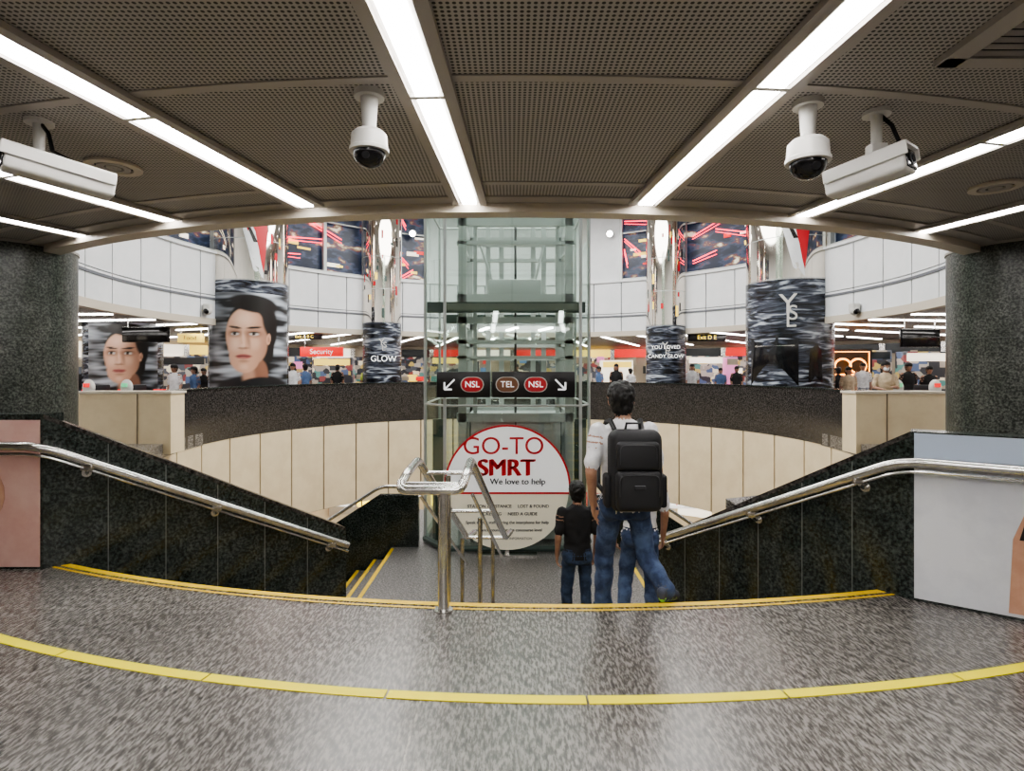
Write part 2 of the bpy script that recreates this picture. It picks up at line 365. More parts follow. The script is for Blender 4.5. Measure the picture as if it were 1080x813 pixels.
    ff=mb.build('face_features',root)
    if key: cache[key]=[('body',nm),('face_features',ff.data)]
    return root,T
rootA,TA=person('walking_man_with_backpack',Vector((.80,4.07,-2*RI)),0,1.775,('wtee','jeans','shoe'),.0095,
   {'knL':(-.115,.13,.51),'anL':(-.12,.17,.09),'hipR':(.09,-.01,.90),'knR':(.155,.02,.52),'anR':(.235,-.20,.36),'toeR':(.11,.14,-.085),'heelR':(-.035,-.06,-.012),
    'elL':(-.240,-.07,1.13),'wrL':(-.215,.02,.89),'elR':(.235,.0,1.12),'wrR':(.215,.14,.90),'head':(-.015,.035,1.618)})
mb=MB(); R_=Matrix.Rotation(-.06,4,'X')
mb.rbox((0.03,-.215,1.165),(.35,.19,.54),'blackm',.07,5,R=R_)
mb.rbox((0.03,-.325,1.05),(.29,.10,.26),'blackm',.038,4,R=R_)
mb.rbox((0.03,-.315,1.27),(.28,.07,.19),'blackm',.03,4,R=R_)
for s_ in(-1,1):
    mb.rbox((.03+s_*.182,-.21,1.03),(.05,.12,.22),'blackm',.022,3)
    mb.tube([(s_*.09,-.15,1.42),(s_*.105,-.05,1.48),(s_*.115,.06,1.46),(s_*.13,.14,1.34),(s_*.16,.13,1.14),(s_*.18,.0,1.02),(s_*.15,-.15,.99)],.018,'blackm',8)
mb.tube([(-.03,-.2,1.43),(-.025,-.215,1.475),(.065,-.215,1.475),(.07,-.2,1.43)],.009,'blackm',8)
M['zip']=mat('zip_grey',(.06,.06,.065),.35,.5)
mb.tube(smoothpath([(-.095,-.372,1.02),(-.095,-.375,1.155),(.155,-.375,1.155),(.155,-.372,1.02)],.04),.004,'zip',6)
mb.tube(smoothpath([(-.09,-.348,1.22),(-.09,-.343,1.345),(.145,-.343,1.345),(.145,-.348,1.22)],.04),.004,'zip',6)
mb.rbox((.03,-.380,1.08),(.07,.008,.025),'zip',.003,1)
mb.build('backpack',rootA)
person('walking_man_in_black',Vector((.70,6.12,ZL)),.1,1.59,('btee','djeans','shoe'),.012,{'knL':(-.11,.07,.49),'anL':(-.11,.06,.09),'anR':(.11,-.09,.10)})
person('walking_woman',Vector((1.08,4.80,-4*RI)),-.1,1.53,('wtee','jeans','shoe'),.013,{'knL':(-.13,.05,.49),'anL':(-.17,-.10,.12)},long=True)
BG=[(387,23.4,0.3,'hiviz',0),(409,24,2.5,'btee',0),(322,22,1,'blueshirt',0),(309,21,3.1,'wtee',1),(356,22.5,0,'btee',0),(650,22.5,3.0,'btee',1),(665,23.5,.5,'wtee',0),(632,24,2,'blueshirt',0),
    (545,25,3,'btee',0),(500,24,1,'wtee',1),(730,22.5,2.8,'wtee',1),(760,24,2.8,'blueshirt',0),(777,23,3.1,'btee',0),
    (205,17.8,2.6,'blueshirt',0),(184,17.2,2.9,'wtee',0),(90,17.0,.5,'btee',0),(215,20,3,'btee',0),
    (895,17.2,3,'jacket',1),(980,17,3,'btee',0),(910,19,2.7,'wtee',0),(958,17.0,3.1,'btee',0),(884,18.9,.3,'btee',0)]
rq=random.Random(5)
for x,Y,yw,t,lg in BG:
    person('commuter',Vector(((x-540)*Y/F,Y,0)),yw,rq.uniform(1.6,1.8),(t,'djeans','shoe'),.024,long=bool(lg),key=(t,lg))
person('woman_with_mask',Vector(((934-540)*13.3/F,13.3,0)),math.pi-.3,1.74,('jacket','djeans','shoe'),.014,{'elL':(-.24,.02,1.14),'wrL':(-.10,.22,1.15),'elR':(.24,.02,1.14),'wrR':(.12,.22,1.10)},long=True,mask=True)

P0=Vector((-3.65,4.43,0)); P1=Vector((-1.75,6.0,0)); Q0=Vector((2.69,3.84,0)); Q1=Vector((1.4,5.6,0))
SC=(.35,13.75); RS=10.0
def line_circle(a,b,R):
    d=(b-a); f=Vector((a.x-SC[0],a.y-SC[1],0)); A=d.dot(d);B=2*f.dot(d);Cc=f.dot(f)-R*R
    t=(-B-math.sqrt(B*B-4*A*Cc))/(2*A); return a+d*t
# ------------------------------------------------------------ floor
mb=MB()
xl=line_circle(P0,P1,RS).x; xr=line_circle(Q0,Q1,RS).x
def lineY(a,b,x): return a.y+(b.y-a.y)*(x-a.x)/(b.x-a.x)
def yedge(x):
    if xl<=x<=xr: return SC[1]-math.sqrt(RS*RS-(x-SC[0])**2)
    if P0.x-.001<=x<xl: return lineY(P0,P1,x)
    if abs(x)<RP: return C[1]-math.sqrt(RP*RP-x*x)
    return 14
xs=sorted(set([-21,-18,-15,-12,-10,-9]+[RP*math.sin(math.radians(a)) for a in range(-90,91,3)]+[xl,xr,xl-.001,xr+.001]+[xl+(xr-xl)*i/30 for i in range(31)]+[9,10,12,15,18,21]))
for a,b in zip(xs[:-1],xs[1:]):
    ya0=14-math.sqrt(max(21.2**2-a*a,0)); yb0=14-math.sqrt(max(21.2**2-b*b,0))
    ya,yb=yedge(a),yedge(b)
    mb.add([(a,ya0,0),(b,yb0,0),(b,yb,0),(a,ya,0),(a,ya0,-.3),(b,yb0,-.3),(b,yb,-.3),(a,ya,-.3)],[(0,1,2,3),(2,3,7,6)] ,'floor')
    fa=14+math.sqrt(max(RP*RP-a*a,0)) if abs(a)<RP else 14; fb=14+math.sqrt(max(RP*RP-b*b,0)) if abs(b)<RP else 14
    mb.add([(a,fa,0),(b,fb,0),(b,28-yb0,0),(a,28-ya0,0)],[(0,1,2,3)],'floor')
mb.build('floor',smooth=False)
mb=MB()
for i in range(12):
    a0=-.62+i*.1035; mb.arc((.35,11.88),9.18,9.245,0.0005,.005,a0,a0+.1022,6,'yellow')
mb.build('floor_marking_line')
# ------------------------------------------------------------ stairs
mb=MB(); ny=24
def arcpts(R,z,ext=0):
    a=line_circle(P0,P1,R).x-ext; b=line_circle(Q0,Q1,R).x+ext
    return [Vector((a+(b-a)*i/ny,SC[1]-math.sqrt(R*R-(a+(b-a)*i/ny-SC[0])**2),z)) for i in range(ny+1)]
def strip(A,B,k): 
    n=len(A); mb.add(A+B,[(i,i+1,n+i+1,n+i) for i in range(n-1)],k)
for k in range(1,9):
    R=RS-.3*(k-1)
    strip(arcpts(R,-RI*(k-1)),arcpts(R,-RI*k),'step')
    if k<8: strip(arcpts(R,-RI*k),arcpts(R-.3,-RI*k),'step')
for k in range(0,8):
    R=RS-.3*k; z=-RI*k+.004
    A=arcpts(R+.050,z); B=arcpts(R-.006,z); D=arcpts(R-.006,z-.03)
    strip(A,B,'yellow2'); strip(B,D,'yellow2')
    if k==0: strip(arcpts(R+.10,z),arcpts(R+.078,z),'yellow2')
pts=[(p.x,p.y) for p in arcpts(RS-2.1,0)]
land=pts+[(1.45,5.75),(1.75,6.2),(1.75,11.4),(-1.9,11.4),(-1.9,6.15)]
n=len(land)
mb.add([(x,y,ZL) for x,y in land]+[(x,y,-6.2) for x,y in land],[list(range(n))]+[(i,(i+1)%n,n+(i+1)%n,n+i) for i in range(n)],'step')
mb.build('staircase')
for sx,x0,nm in((-1,-1.9,'side_staircase'),(1,1.75,'side_staircase')):
    mb=MB()
    for i in range(28):
        z=ZL-.17*(i+1); xa=x0+sx*.27*i; xb=x0+sx*.27*(i+1)
        mb.box(((xa+xb)/2,7.55,z-.2),(.27,2.7,.4),'step')
        mb.box((xa+sx*-.03,7.55,z+.172),(.05,2.7,.006),'yellow2')
    for y in(8.98,6.13):
        xe=x0+sx*6; ze=ZL-6*.17/.27
        xa=x0+sx*(-.42 if y>8 else .0)
        mb.slab([(xa,y,ZL-.4),(xa,y,ZL+.82),(x0+sx*.2,y,ZL+.82),(xe,y,ze+.82),(xe,y,ze-1.5),(x0,y,ZL-1.5)],(0,.12 if y>8 else -.12,0),'granite')
    pa=[(x0+sx*-.35,8.86,ZL+.98),(x0+sx*.15,8.86,ZL+.98),(x0+sx*6,8.86,ze+.98)]
    mb.tube(smoothpath(pa),.026,'steel')
    for t in(.05,.35,.65,.95):
        q=Vector(pa[1]).lerp(Vector(pa[2]),t); mb.tube([q,q+Vector((0,.0,-.12)),q+Vector((0,.14,-.16))],.01,'steel',8)
    mb.build(nm)
def parapet(A,B,zt0,zt1,outward,ret,name):
    mb=MB(); d=(B-A).normalized(); o=outward*.2
    mb.slab([A+Vector((0,0,-1.35)),A+Vector((0,0,zt0)),B+Vector((0,0,zt1)),B+Vector((0,0,-1.35))],o,'granite')
    up=Vector((0,0,.035))
    mb.slab([A+Vector((0,0,zt0)),A+up+Vector((0,0,zt0)),B+up+Vector((0,0,zt1)),B+Vector((0,0,zt1))],o,'ringgran')
    Ln=(B-A).length; nrm=-outward
    k=int(Ln/.42)
    for i in range(1,k+1):
        p=A+d*(i*Ln/(k+1)); zt=zt0+(zt1-zt0)*i/(k+1)
        mb.slab([p+nrm*.002+Vector((0,0,-1.3)),p+nrm*.002+Vector((0,0,zt-.01)),p+d*.006+nrm*.002+Vector((0,0,zt-.01)),p+d*.006+nrm*.002+Vector((0,0,-1.3))],nrm*-.004,'grout')
    rd=(ret-A).normalized(); ro=Vector((-rd.y,rd.x,0)); 
    if ro.y<0: ro=-ro
    mb.slab([A,A+Vector((0,0,zt0+.035)),ret+Vector((0,0,zt0+.035)),ret],ro*.2,'granite')
    mb.build(name); return rd,ro
rdL,roL=parapet(P0,P1,1.17,-.15,Vector((-.637,.771,0)),Vector((-5.1,4.43,0)),'stair_parapet_wall')
rdR,roR=parapet(Q0,Q1,1.10,-.15,Vector((.806,.591,0)),Vector((3.95,2.93,0)),'stair_parapet_wall')
mb=MB()
mb.slab([(-5.0,4.425,.02),(-5.0,4.425,1.16),(-3.67,4.425,1.16),(-3.67,4.425,.02)],(0,-.008,0),'poster_pink')
mb.slab([(-4.6,4.41,.02)]+[(-4.05-.12*math.cos(t*.5),4.41,.05+t*.085) for t in range(0,9)]+[(-4.6,4.41,.78)],(0,-.003,0),'skinp')
mb.slab([(-4.42+.17*math.cos(t),4.405,.62+.035*math.sin(t)) for t in [i*math.pi/8 for i in range(16)]],(0,-.003,0),'lips')
mb.build('beauty_poster')
mb=MB(); g=-roR
def rp(s,z,o=.004): 
    p=Q0+rdR*s+g*o; return Vector((p.x,p.y,z))
mb.slab([rp(.02,.02),rp(.02,1.125),rp(1.5,1.125),rp(1.5,.02)],g*.008,'poster_grey')
mb.slab([rp(.02,.90,.013),rp(.02,1.125,.013),rp(1.5,1.125,.013),rp(1.5,.90,.013)],g*.003,'poster_blue')
mb.slab([rp(.50,.04,.013),rp(.52,.5,.013),rp(.60,.74,.013),rp(.8,.8,.013),rp(.9,.05,.013)],g*.003,'skinp')
mb.slab([rp(.55,.5,.017),rp(.62,.80,.017),rp(.85,.84,.017),rp(.9,.5,.017)],g*.003,'hairp')
mb.slab([rp(.02,.895,.016),rp(.02,.905,.016),rp(1.5,.905,.016),rp(1.5,.895,.016)],g*.002,'grout')
mb.build('fashion_poster')
def handrail(pts,nrmlist,name):
    mb=MB(); sp=smoothpath(pts,.15); mb.tube(sp,.034,'steel',16)
    mb.tube([p+Vector((0,0,-.060)) for p in sp],.012,'steel',8)
    for a,b,nv,ts in nrmlist:
        for t in ts:
            q=Vector(a).lerp(Vector(b),t); nv=Vector(nv)
            mb.tube([q+Vector((0,0,-.03)),q+Vector((0,0,-.075)),q+nv*.055+Vector((0,0,-.10)),q+nv*.10+Vector((0,0,-.10))],.013,'steel',8)
            mb.rbox(q+Vector((0,0,-.045)),(.09,.05,.05),'steel',.008,2)
            e=q+nv*.085+Vector((0,0,-.10)); mb.tube([e,e+nv*.02],.035,'steel',14)
    mb.build(name)
a=(-5.0,4.33,.97);b=(-3.60,4.33,.97);c=(-1.70,5.90,-.27)
handrail([a,b,c],[(a,b,(0,1,0),(.2,)),(b,c,(-.637,.771,0),(.12,.5,.93))],'wall_handrail')
a=(3.80,2.90,.94);b=(2.60,3.80,.94);c=(1.33,5.50,-.11)
handrail([a,b,c],[(a,b,(.59,.81,0),(.5,)),(b,c,(.806,.591,0),(.12,.5,.93))],'wall_handrail')
mb=MB()
for off in(0,.40):
    pts=[(-.72+off,3.68,.80),(-.70+off,3.78,.86),(-.71+off,4.3,.87),(-.47+off,6.0,-.22),(-.42+off,6.35,-.26)]
    mb.tube(smoothpath(pts,.09),.03,'steel',14)
    mb.tube([(-.70+off,4.32,.60),(-.47+off,6.0,-.50)],.014,'steel',10)
mb.tube(smoothpath([(-.72,3.70,.82),(-.71,3.64,.78),(-.33,3.64,.78),(-.32,3.70,.82)],.05),.03,'steel',14)
mb.tube([(-.44,3.66,0),(-.44,3.66,.80)],.036,'steel',18); mb.tube([(-.44,3.66,0),(-.44,3.66,.012)],.06,'steel',20)
mb.tube([(-.71,3.70,.80),(-.32,3.70,.80)],.022,'steel',12)
for (x,y,zt,kk) in((-.50,4.45,.72,3),(-.30,5.35,.16,6),(-.20,5.95,-.21,8),(-.52,5.95,-.21,8)):
    mb.tube([(x,y,-RI*kk),(x,y,zt)],.022,'steel',12)
for t in(.1,.55,.96):
    p=Vector((-.71,4.3,.85)).lerp(Vector((-.47,6.0,-.24)),t); mb.tube([p,p+Vector((.40,0,0))],.016,'steel',8)
mb.build('centre_handrail')
# ------------------------------------------------------------ rings
mb=MB()
aL2=ang(182,RP)%(2*math.pi); aR2=ang(901,RP)%(2*math.pi)
a0,a1=min(aL2,aR2),max(aL2,aR2)
mb.arc(C,RP,RP+.22,-.28,1.07,a0,a1,90,'ringgran'); mb.arc(C,RP-.03,RP+.24,1.07,1.10,a0,a1,90,'granite')
mb.build('wall_parapet_ring')
mb=MB(); SK=.86; mb.arc(C,RP+.06,RP+.25,-3.0,-.28,SK,2*math.pi-SK,110,'creamdk')
step=1.22/RP; a=SK+.01
while a<2*math.pi-SK-step:
    mb.arc(C,RP+.01,RP+.08,-2.98,-.285,a,a+step-.0065,4,'cream'); a+=step
mb.build('wall_cream_ring')
for sx,xa,xb in((-1,80,180),(1,903,998)):
    mb=MB(); Y=11.9; X0=(xa-540)*Y/F; X1=(xb-540)*Y/F
    mb.box(((X0+X1)/2,Y+.25,.42),(X1-X0,.5,1.26),'cream')
    mb.box(((X0+X1)/2,Y+.25,1.075),(X1-X0+.06,.56,.05),'beige')
    mb.box(((X0+X1)/2-sx*.3,Y-.01,.45),(.012,.02,1.2),'creamdk')
    mb.box((sx*6.9,9.1,.14),(.25,3.2,.28),'cream',rz=-sx*.50)
    mb.build('planter_ledge')
# ------------------------------------------------------------ ceiling
mb=MB()
def annulus(R0,R1,z,n,k):
    vs=[];fs=[]
    for i in range(n):
        a=2*math.pi*i/n; vs.append((C[0]+R0*math.sin(a),C[1]-R0*math.cos(a),z)); vs.append((C[0]+R1*math.sin(a),C[1]-R1*math.cos(a),z))
    for i in range(n):
        j=(i+1)%n; fs.append((2*i,2*i+1,2*j+1,2*j))
    mb.add(vs,fs,k)
annulus(RF+.1,RO+.2,ZC,160,'perf')
mb.build('ceiling',smooth=False)
mb=MB()
mb.arc(C,RF,RF+.18,ZC-.09,ZC+.1,0,2*math.pi,160,'beige')
mb.arc(C,RF+.18,RF+.34,ZC-.015,ZC+.02,0,2*math.pi,160,'ctrim')
for R in(14-4.25,14-2.72,14-1.1):
    mb.arc(C,R-.03,R+.03,ZC-.008,ZC+.01,-1.5,1.5,120,'ctrim')
mb.build('trim_ceiling')
def strip_light(p,q,w,name,k='tube',nseg=2):
    mb=MB(); p=Vector(p);q=Vector(q); d=(q-p).normalized(); Ln=(q-p).length; rz=math.atan2(d.y,d.x); c=(p+q)/2
    s=Vector((-d.y,d.x,0))
    for e in(-1,1):
        mb.box(c+s*e*(w/2+.03)+Vector((0,0,-.010)),(Ln,.06,.03),'ctrim',rz)
    mb.box(c+Vector((0,0,.0)),(Ln,w,.008),'camwhite',rz)
    sl=Ln/nseg
    for i in range(nseg):
        cc=p+d*(sl*(i+.5)); mb.box(cc+Vector((0,0,-.012)),(sl-.03,w*.66,.02),k,rz)
        mb.box(p+d*(sl*i)+Vector((0,0,-.014)),(.03,w,.02),'camwhite',rz)
    mb.build(name)
LT=[((-2.34,1.4),(-1.72,4.80)),((-.50,1.0),(-.35,4.72)),((1.42,.8),(1.11,4.75)),((3.25,1.8),(2.59,5.09)),((4.75,3.0),(4.09,5.71)),((-3.95,2.8),(-3.15,5.25)),((-5.2,3.6),(-4.4,5.87)),
    ((-.7,-3.2),(-.55,.3)),((1.9,-3.2),(1.5,.2)),((-3.0,-3),(-2.45,.6))]
for (p,q) in LT: strip_light((*p,ZC-.01),(*q,ZC-.01),.17,'ceiling_strip_light')
mb=MB()
for i in range(32):
    a=.85+i*(2*math.pi-1.7)/31
    for R0 in(10.0,13.6,17.2):
        c=(C[0]+(R0+1.5)*math.sin(a),C[1]-(R0+1.5)*math.cos(a),ZC-.018)
        mb.box(c,(3.0,.14,.03),'tubefar',rz=a-math.pi/2)
mb.build('concourse_strip_lights')
# ------------------------------------------------------------ ceiling devices
def dome_cam(X,Y,zb,r):
    mb=MB(); 
    mb.tube([(X,Y,ZC-.03),(X,Y,ZC)],.075,'camwhite',24)
    mb.tube([(X,Y,ZC-.03),(X,Y,zb+r*1.75)],[.045,.032],'camwhite',20)
    h=zb+r*.75
    pr=[(h+r*1.3,.3),(h+r*1.15,.75),(h+r*.95,.95),(h+r*.25,1.0),(h+r*.2,1.06),(h+r*.02,1.06),(h,.9)]
    mb.tube([(X,Y,z) for z,_ in pr],[r*k for _,k in pr],'camwhite',32)
    mb.ell((X,Y,h),(r*.86,r*.86,r*.82),'black',28,12,z0=-1,z1=.05)
    mb.tube([(X,Y-r*.5,h-r*.25),(X,Y-r*.82,h-r*.4)],r*.2,'blackm',16)
    mb.build('dome_security_camera')
dome_cam(-.72,2.87,2.575,.093); dome_cam(1.545,2.97,2.55,.105)
def bullet(mx,my,A,B,w,h):
    mb=MB(); A=Vector(A);B=Vector(B); d=(B-A); Ln=d.length; c=(A+B)/2
    rot=d.to_track_quat('X','Z').to_matrix().to_4x4()
    mb.rbox(c,(Ln,w,h),'camwhite',.02,3,R=rot)
    T=Matrix.Translation(c)@rot
    mb.rbox((.012,0,h*.56),(Ln*1.03,w*1.16,.02),'camwhite',.008,2,X=T)
    mb.rbox((.012,w*.57,h*.3),(Ln*1.03,.008,h*.5),'camwhite',.003,1,X=T)
    mb.rbox((.012,-w*.57,h*.3),(Ln*1.03,.008,h*.5),'camwhite',.003,1,X=T)
    mb.rbox((Ln/2,0,0),(.012,w*.82,h*.78),'black',.004,2,X=T)
    mb.tube([T@Vector((Ln/2,0,0)),T@Vector((Ln/2+.012,0,0))],h*.26,'blackm',18)
    mb.tube([T@Vector((Ln/2+.012,0,0)),T@Vector((Ln/2+.016,0,0))],h*.16,'glassdk',18)
    for i in(-1,1):
        mb.tube([T@Vector((-Ln/2-.006,i*w*.3,-h*.3)),T@Vector((-Ln/2,i*w*.3,-h*.3))],.008,'blackm',8)
    mb.tube([(mx,my,ZC-.02),(mx,my,ZC)],.07,'camwhite',20)
    mb.tube([(mx,my,ZC),(mx,my,c.z+h*1.15)],[.03,.026],'camwhite',14)
    mb.rbox((mx,my,c.z+h*.9),(.09,.07,.09),'camwhite',.01,2)
    mb.tube([(mx,my,ZC),(mx+.07,my-.02,ZC-.08),(mx+.10,my-.03,c.z+h*1.3),tuple(c+Vector((.09,0,h*.5)))],.011,'black',8)
    mb.build('security_camera')
bullet(-2.66,3.2,(-2.30,3.28,2.585),(-2.62,2.92,2.64),.14,.12)
bullet(1.98,3.09,(1.82,3.26,2.585),(2.06,2.94,2.64),.15,.13)
for X,Y in((-2.73,3.9),(3.68,4.33)):
    mb=MB()
    for r0,r1,k in((.115,.17,'beige'),(.06,.10,'ctrim'),(0.005,.045,'ctrim')):
        mb.arc((X,Y),r0,r1,ZC-.02,ZC-.002,0,2*math.pi,36,k)
    mb.arc((X,Y),.004,.12,ZC-.004,ZC-.001,0,2*math.pi,36,'blackm')
    mb.build('ceiling_air_diffuser')
mb=MB(); vx,vy=2.26,2.30
for i in range(8): mb.box((vx,vy-.17+i*.05,ZC-.02),(.5,.022,.02),'ctrim',rx=.5)
mb.box((vx,vy,ZC-.004),(.52,.42,.004),'blackm')
for s_ in(-1,1):
    mb.box((vx+s_*.30,vy,ZC-.015),(.10,.56,.03),'ctrim'); mb.box((vx,vy+s_*.245,ZC-.015),(.68,.08,.03),'ctrim')
mb.build('air_vent_grille')
# ------------------------------------------------------------ granite columns
for sx in(-1,1):
    mb=MB(); cx=sx*5.82; cy=6.55
    mb.tube([(cx,cy,0),(cx,cy,ZC)],.66,'granite_col',48,cap=False)
    for z in(.9,1.9): mb.tube([(cx,cy,z),(cx,cy,z+.006)],.662,'grout',48)
    mb.tube([(cx,cy,ZC-.03),(cx,cy,ZC-.001)],.672,'ctrim',48); mb.tube([(cx,cy,0),(cx,cy,.12)],.68,'granite',48)
    mb.build('granite_column')
# ------------------------------------------------------------ upper white fascia + windows
mb=MB(); mb.arc(C,RF+.1,RF+.2,ZC,5.0,0,2*math.pi,150,'whitedk')
nP=52; st=2*math.pi/nP
for i in range(nP):
    a=i*st
    for z0,z1 in((3.05,3.72),(3.745,4.95)):
        mb.arc(C,RF+.03,RF+.12,z0,z1,a+.002,a+st-.002,4,'white')
mb.arc(C,RF-.05,RF+.22,4.95,5.02,0,2*math.pi,150,'white')
mb.arc(C,RF+.0,RF+.12,3.60,3.66,0,2*math.pi,150,'whitedk')
mb.build('wall_white_fascia')
wins=[(120,226),(300,384),(422,450),(655,684),(722,796),(876,960)]
mb=MB()
wa=[]
for x0,x1 in wins:
    b0=ang(x0,RF+.15)%(2*math.pi); b1=ang(x1,RF+.15)%(2*math.pi); wa.append((min(b0,b1),max(b0,b1)))
wa.sort(); cur=0
for b0,b1 in wa:
    if b0>cur: mb.arc(C,RF+.15,RF+.25,5.0,8.0,cur,b0,max(3,int((b0-cur)*20)),'white')
    cur=b1
mb.arc(C,RF+.15,RF+.25,5.0,8.0,cur,2*math.pi,30,'white')
mb.build('wall_upper')
rn=random.Random(11)
for i,(b0,b1) in enumerate(wa):
    mb=MB(); mb.arc(C,RF+.32,RF+.35,5.0,8.0,b0,b1,10,'winglow')
    mb.arc(C,RF+.1,RF+.24,7.72,8.0,b0,b1,10,'frame')
    mb.arc(C,RF+.1,RF+.24,5.0,5.1,b0,b1,10,'frame')
    mb.arc(C,RF+.16,RF+.22,6.85,6.9,b0,b1,10,'frame')
    n=max(1,int((b1-b0)*RF/1.5))
    for j in range(n+1):
        a=b0+(b1-b0)*j/n; mb.arc(C,RF+.1,RF+.24,5.0,8.0,a-.006,a+.006,1,'frame')
    def wp(a,z,r=.28): return (C[0]+(RF+r)*math.sin(a),C[1]-(RF+r)*math.cos(a),z)
    for _ in range(max(3,int((b1-b0)*RF/.8))):
        aa=b0+(b1-b0)*rn.random()*.8; ab=min(b1-.01,aa+rn.uniform(.06,.18)); za=5.3+rn.random()*2; zb_=za+rn.uniform(-.6,.6)
        zb_=min(max(zb_,5.2),7.5)
        k='neonred' if 1<=i<=4 else rn.choice(['shopw','shopg'])
        mb.tube([wp(aa,za),wp(ab,zb_)],.018,k,6); mb.tube([wp(aa,za-.14),wp(ab,zb_-.10)],.012,k,6)
    for _ in range(5):
        a=b0+(b1-b0)*rn.random(); z=5.3+rn.random()*1.6
        x,y,z=wp(a,z,.30); mb.box((x,y,z),(rn.uniform(.2,.5),.05,rn.uniform(.06,.16)),rn.choice(['neonye','shopw','redglow','shopw','shopy']),rz=a)
    mb.build('window_%d'%(i+1))
mb=MB()
mb.add([(C[0]+9.5*math.sin(i*math.pi/40),C[1]-9.5*math.cos(i*math.pi/40),8.0) for i in range(80)],[list(range(80))],'upceil'); mb.build('ceiling_atrium',smooth=False)
mb=MB()
for (x,y) in((-3.5,21.2),(-1.6,20.6),(2.6,21.4),(4,20),(6.5,17),(-6.5,17),(0.5,22)):
    mb.tube([(x,y,7.9),(x,y,8)],.14,'camwhite',20); mb.tube([(x,y,7.88),(x,y,7.9)],.11,'tubefar',20)
mb.build('atrium_spotlights')
mb=MB()
for x,z in((642,6.9),(436,6.9)):
    a=ang(x,RF); X=C[0]+(RF+.02)*math.sin(a); Y=C[1]-(RF+.02)*math.cos(a)
    mb.tube([(X,Y,z),(X,Y-.18,z-.06)],.13,'camwhite',18); mb.tube([(X,Y-.18,z-.06),(X,Y-.2,z-.066)],.11,'tube',18)
mb.build('wall_spotlights')
for x in(216,905):
    a=ang(x,RF); X=C[0]+(RF-.1)*math.sin(a); Y=C[1]-(RF-.1)*math.cos(a)
    mb=MB(); z=CH+(390-327)*Y/F; mb.rbox((X,Y,z+.1),(.22,.2,.16),'camwhite',.04,3); mb.ell((X,Y,z),(.13,.13,.14),'camwhite',20,10); mb.ell((X,Y-.05,z-.03),(.09,.1,.09),'black',20,10)
    mb.build('fascia_dome_camera')
# ------------------------------------------------------------ clad columns
def cyl_decal(mb,cx,cy,R,pts,z0,layer,k,th0,rings=5,ctr=None):
    if ctr is None: ctr=(sum(p[0] for p in pts)/len(pts),sum(p[1] for p in pts)/len(pts))
    vs=[];fs=[];n=len(pts); Rr=R+.004*layer
    def mp(u,v):
        th=th0+u/R; return (cx+Rr*math.sin(th),cy-Rr*math.cos(th),z0+v)
    vs.append(mp(*ctr))
    for r in range(1,rings+1):
        for p in pts: vs.append(mp(ctr[0]+(p[0]-ctr[0])*r/rings,ctr[1]+(p[1]-ctr[1])*r/rings))
    for j in range(n): fs.append((0,1+j,1+(j+1)%n))
    for r in range(rings-1):
        for j in range(n):
            a=1+r*n+j;b=1+r*n+(j+1)%n; fs.append((a,b,b+n,a+n))
    mb.add(vs,fs,k)
def se(u,v,cu,cv,ru,rv,rot=0,soft=.15):
    c,s=math.cos(rot),math.sin(rot); x=u-cu;y=v-cv; a=(x*c+y*s)/ru; b=(-x*s+y*c)/rv
    d=math.sqrt(a*a+b*b); t=(1+soft-d)/(2*soft); t=min(max(t,0),1); return t*t*(3-2*t)
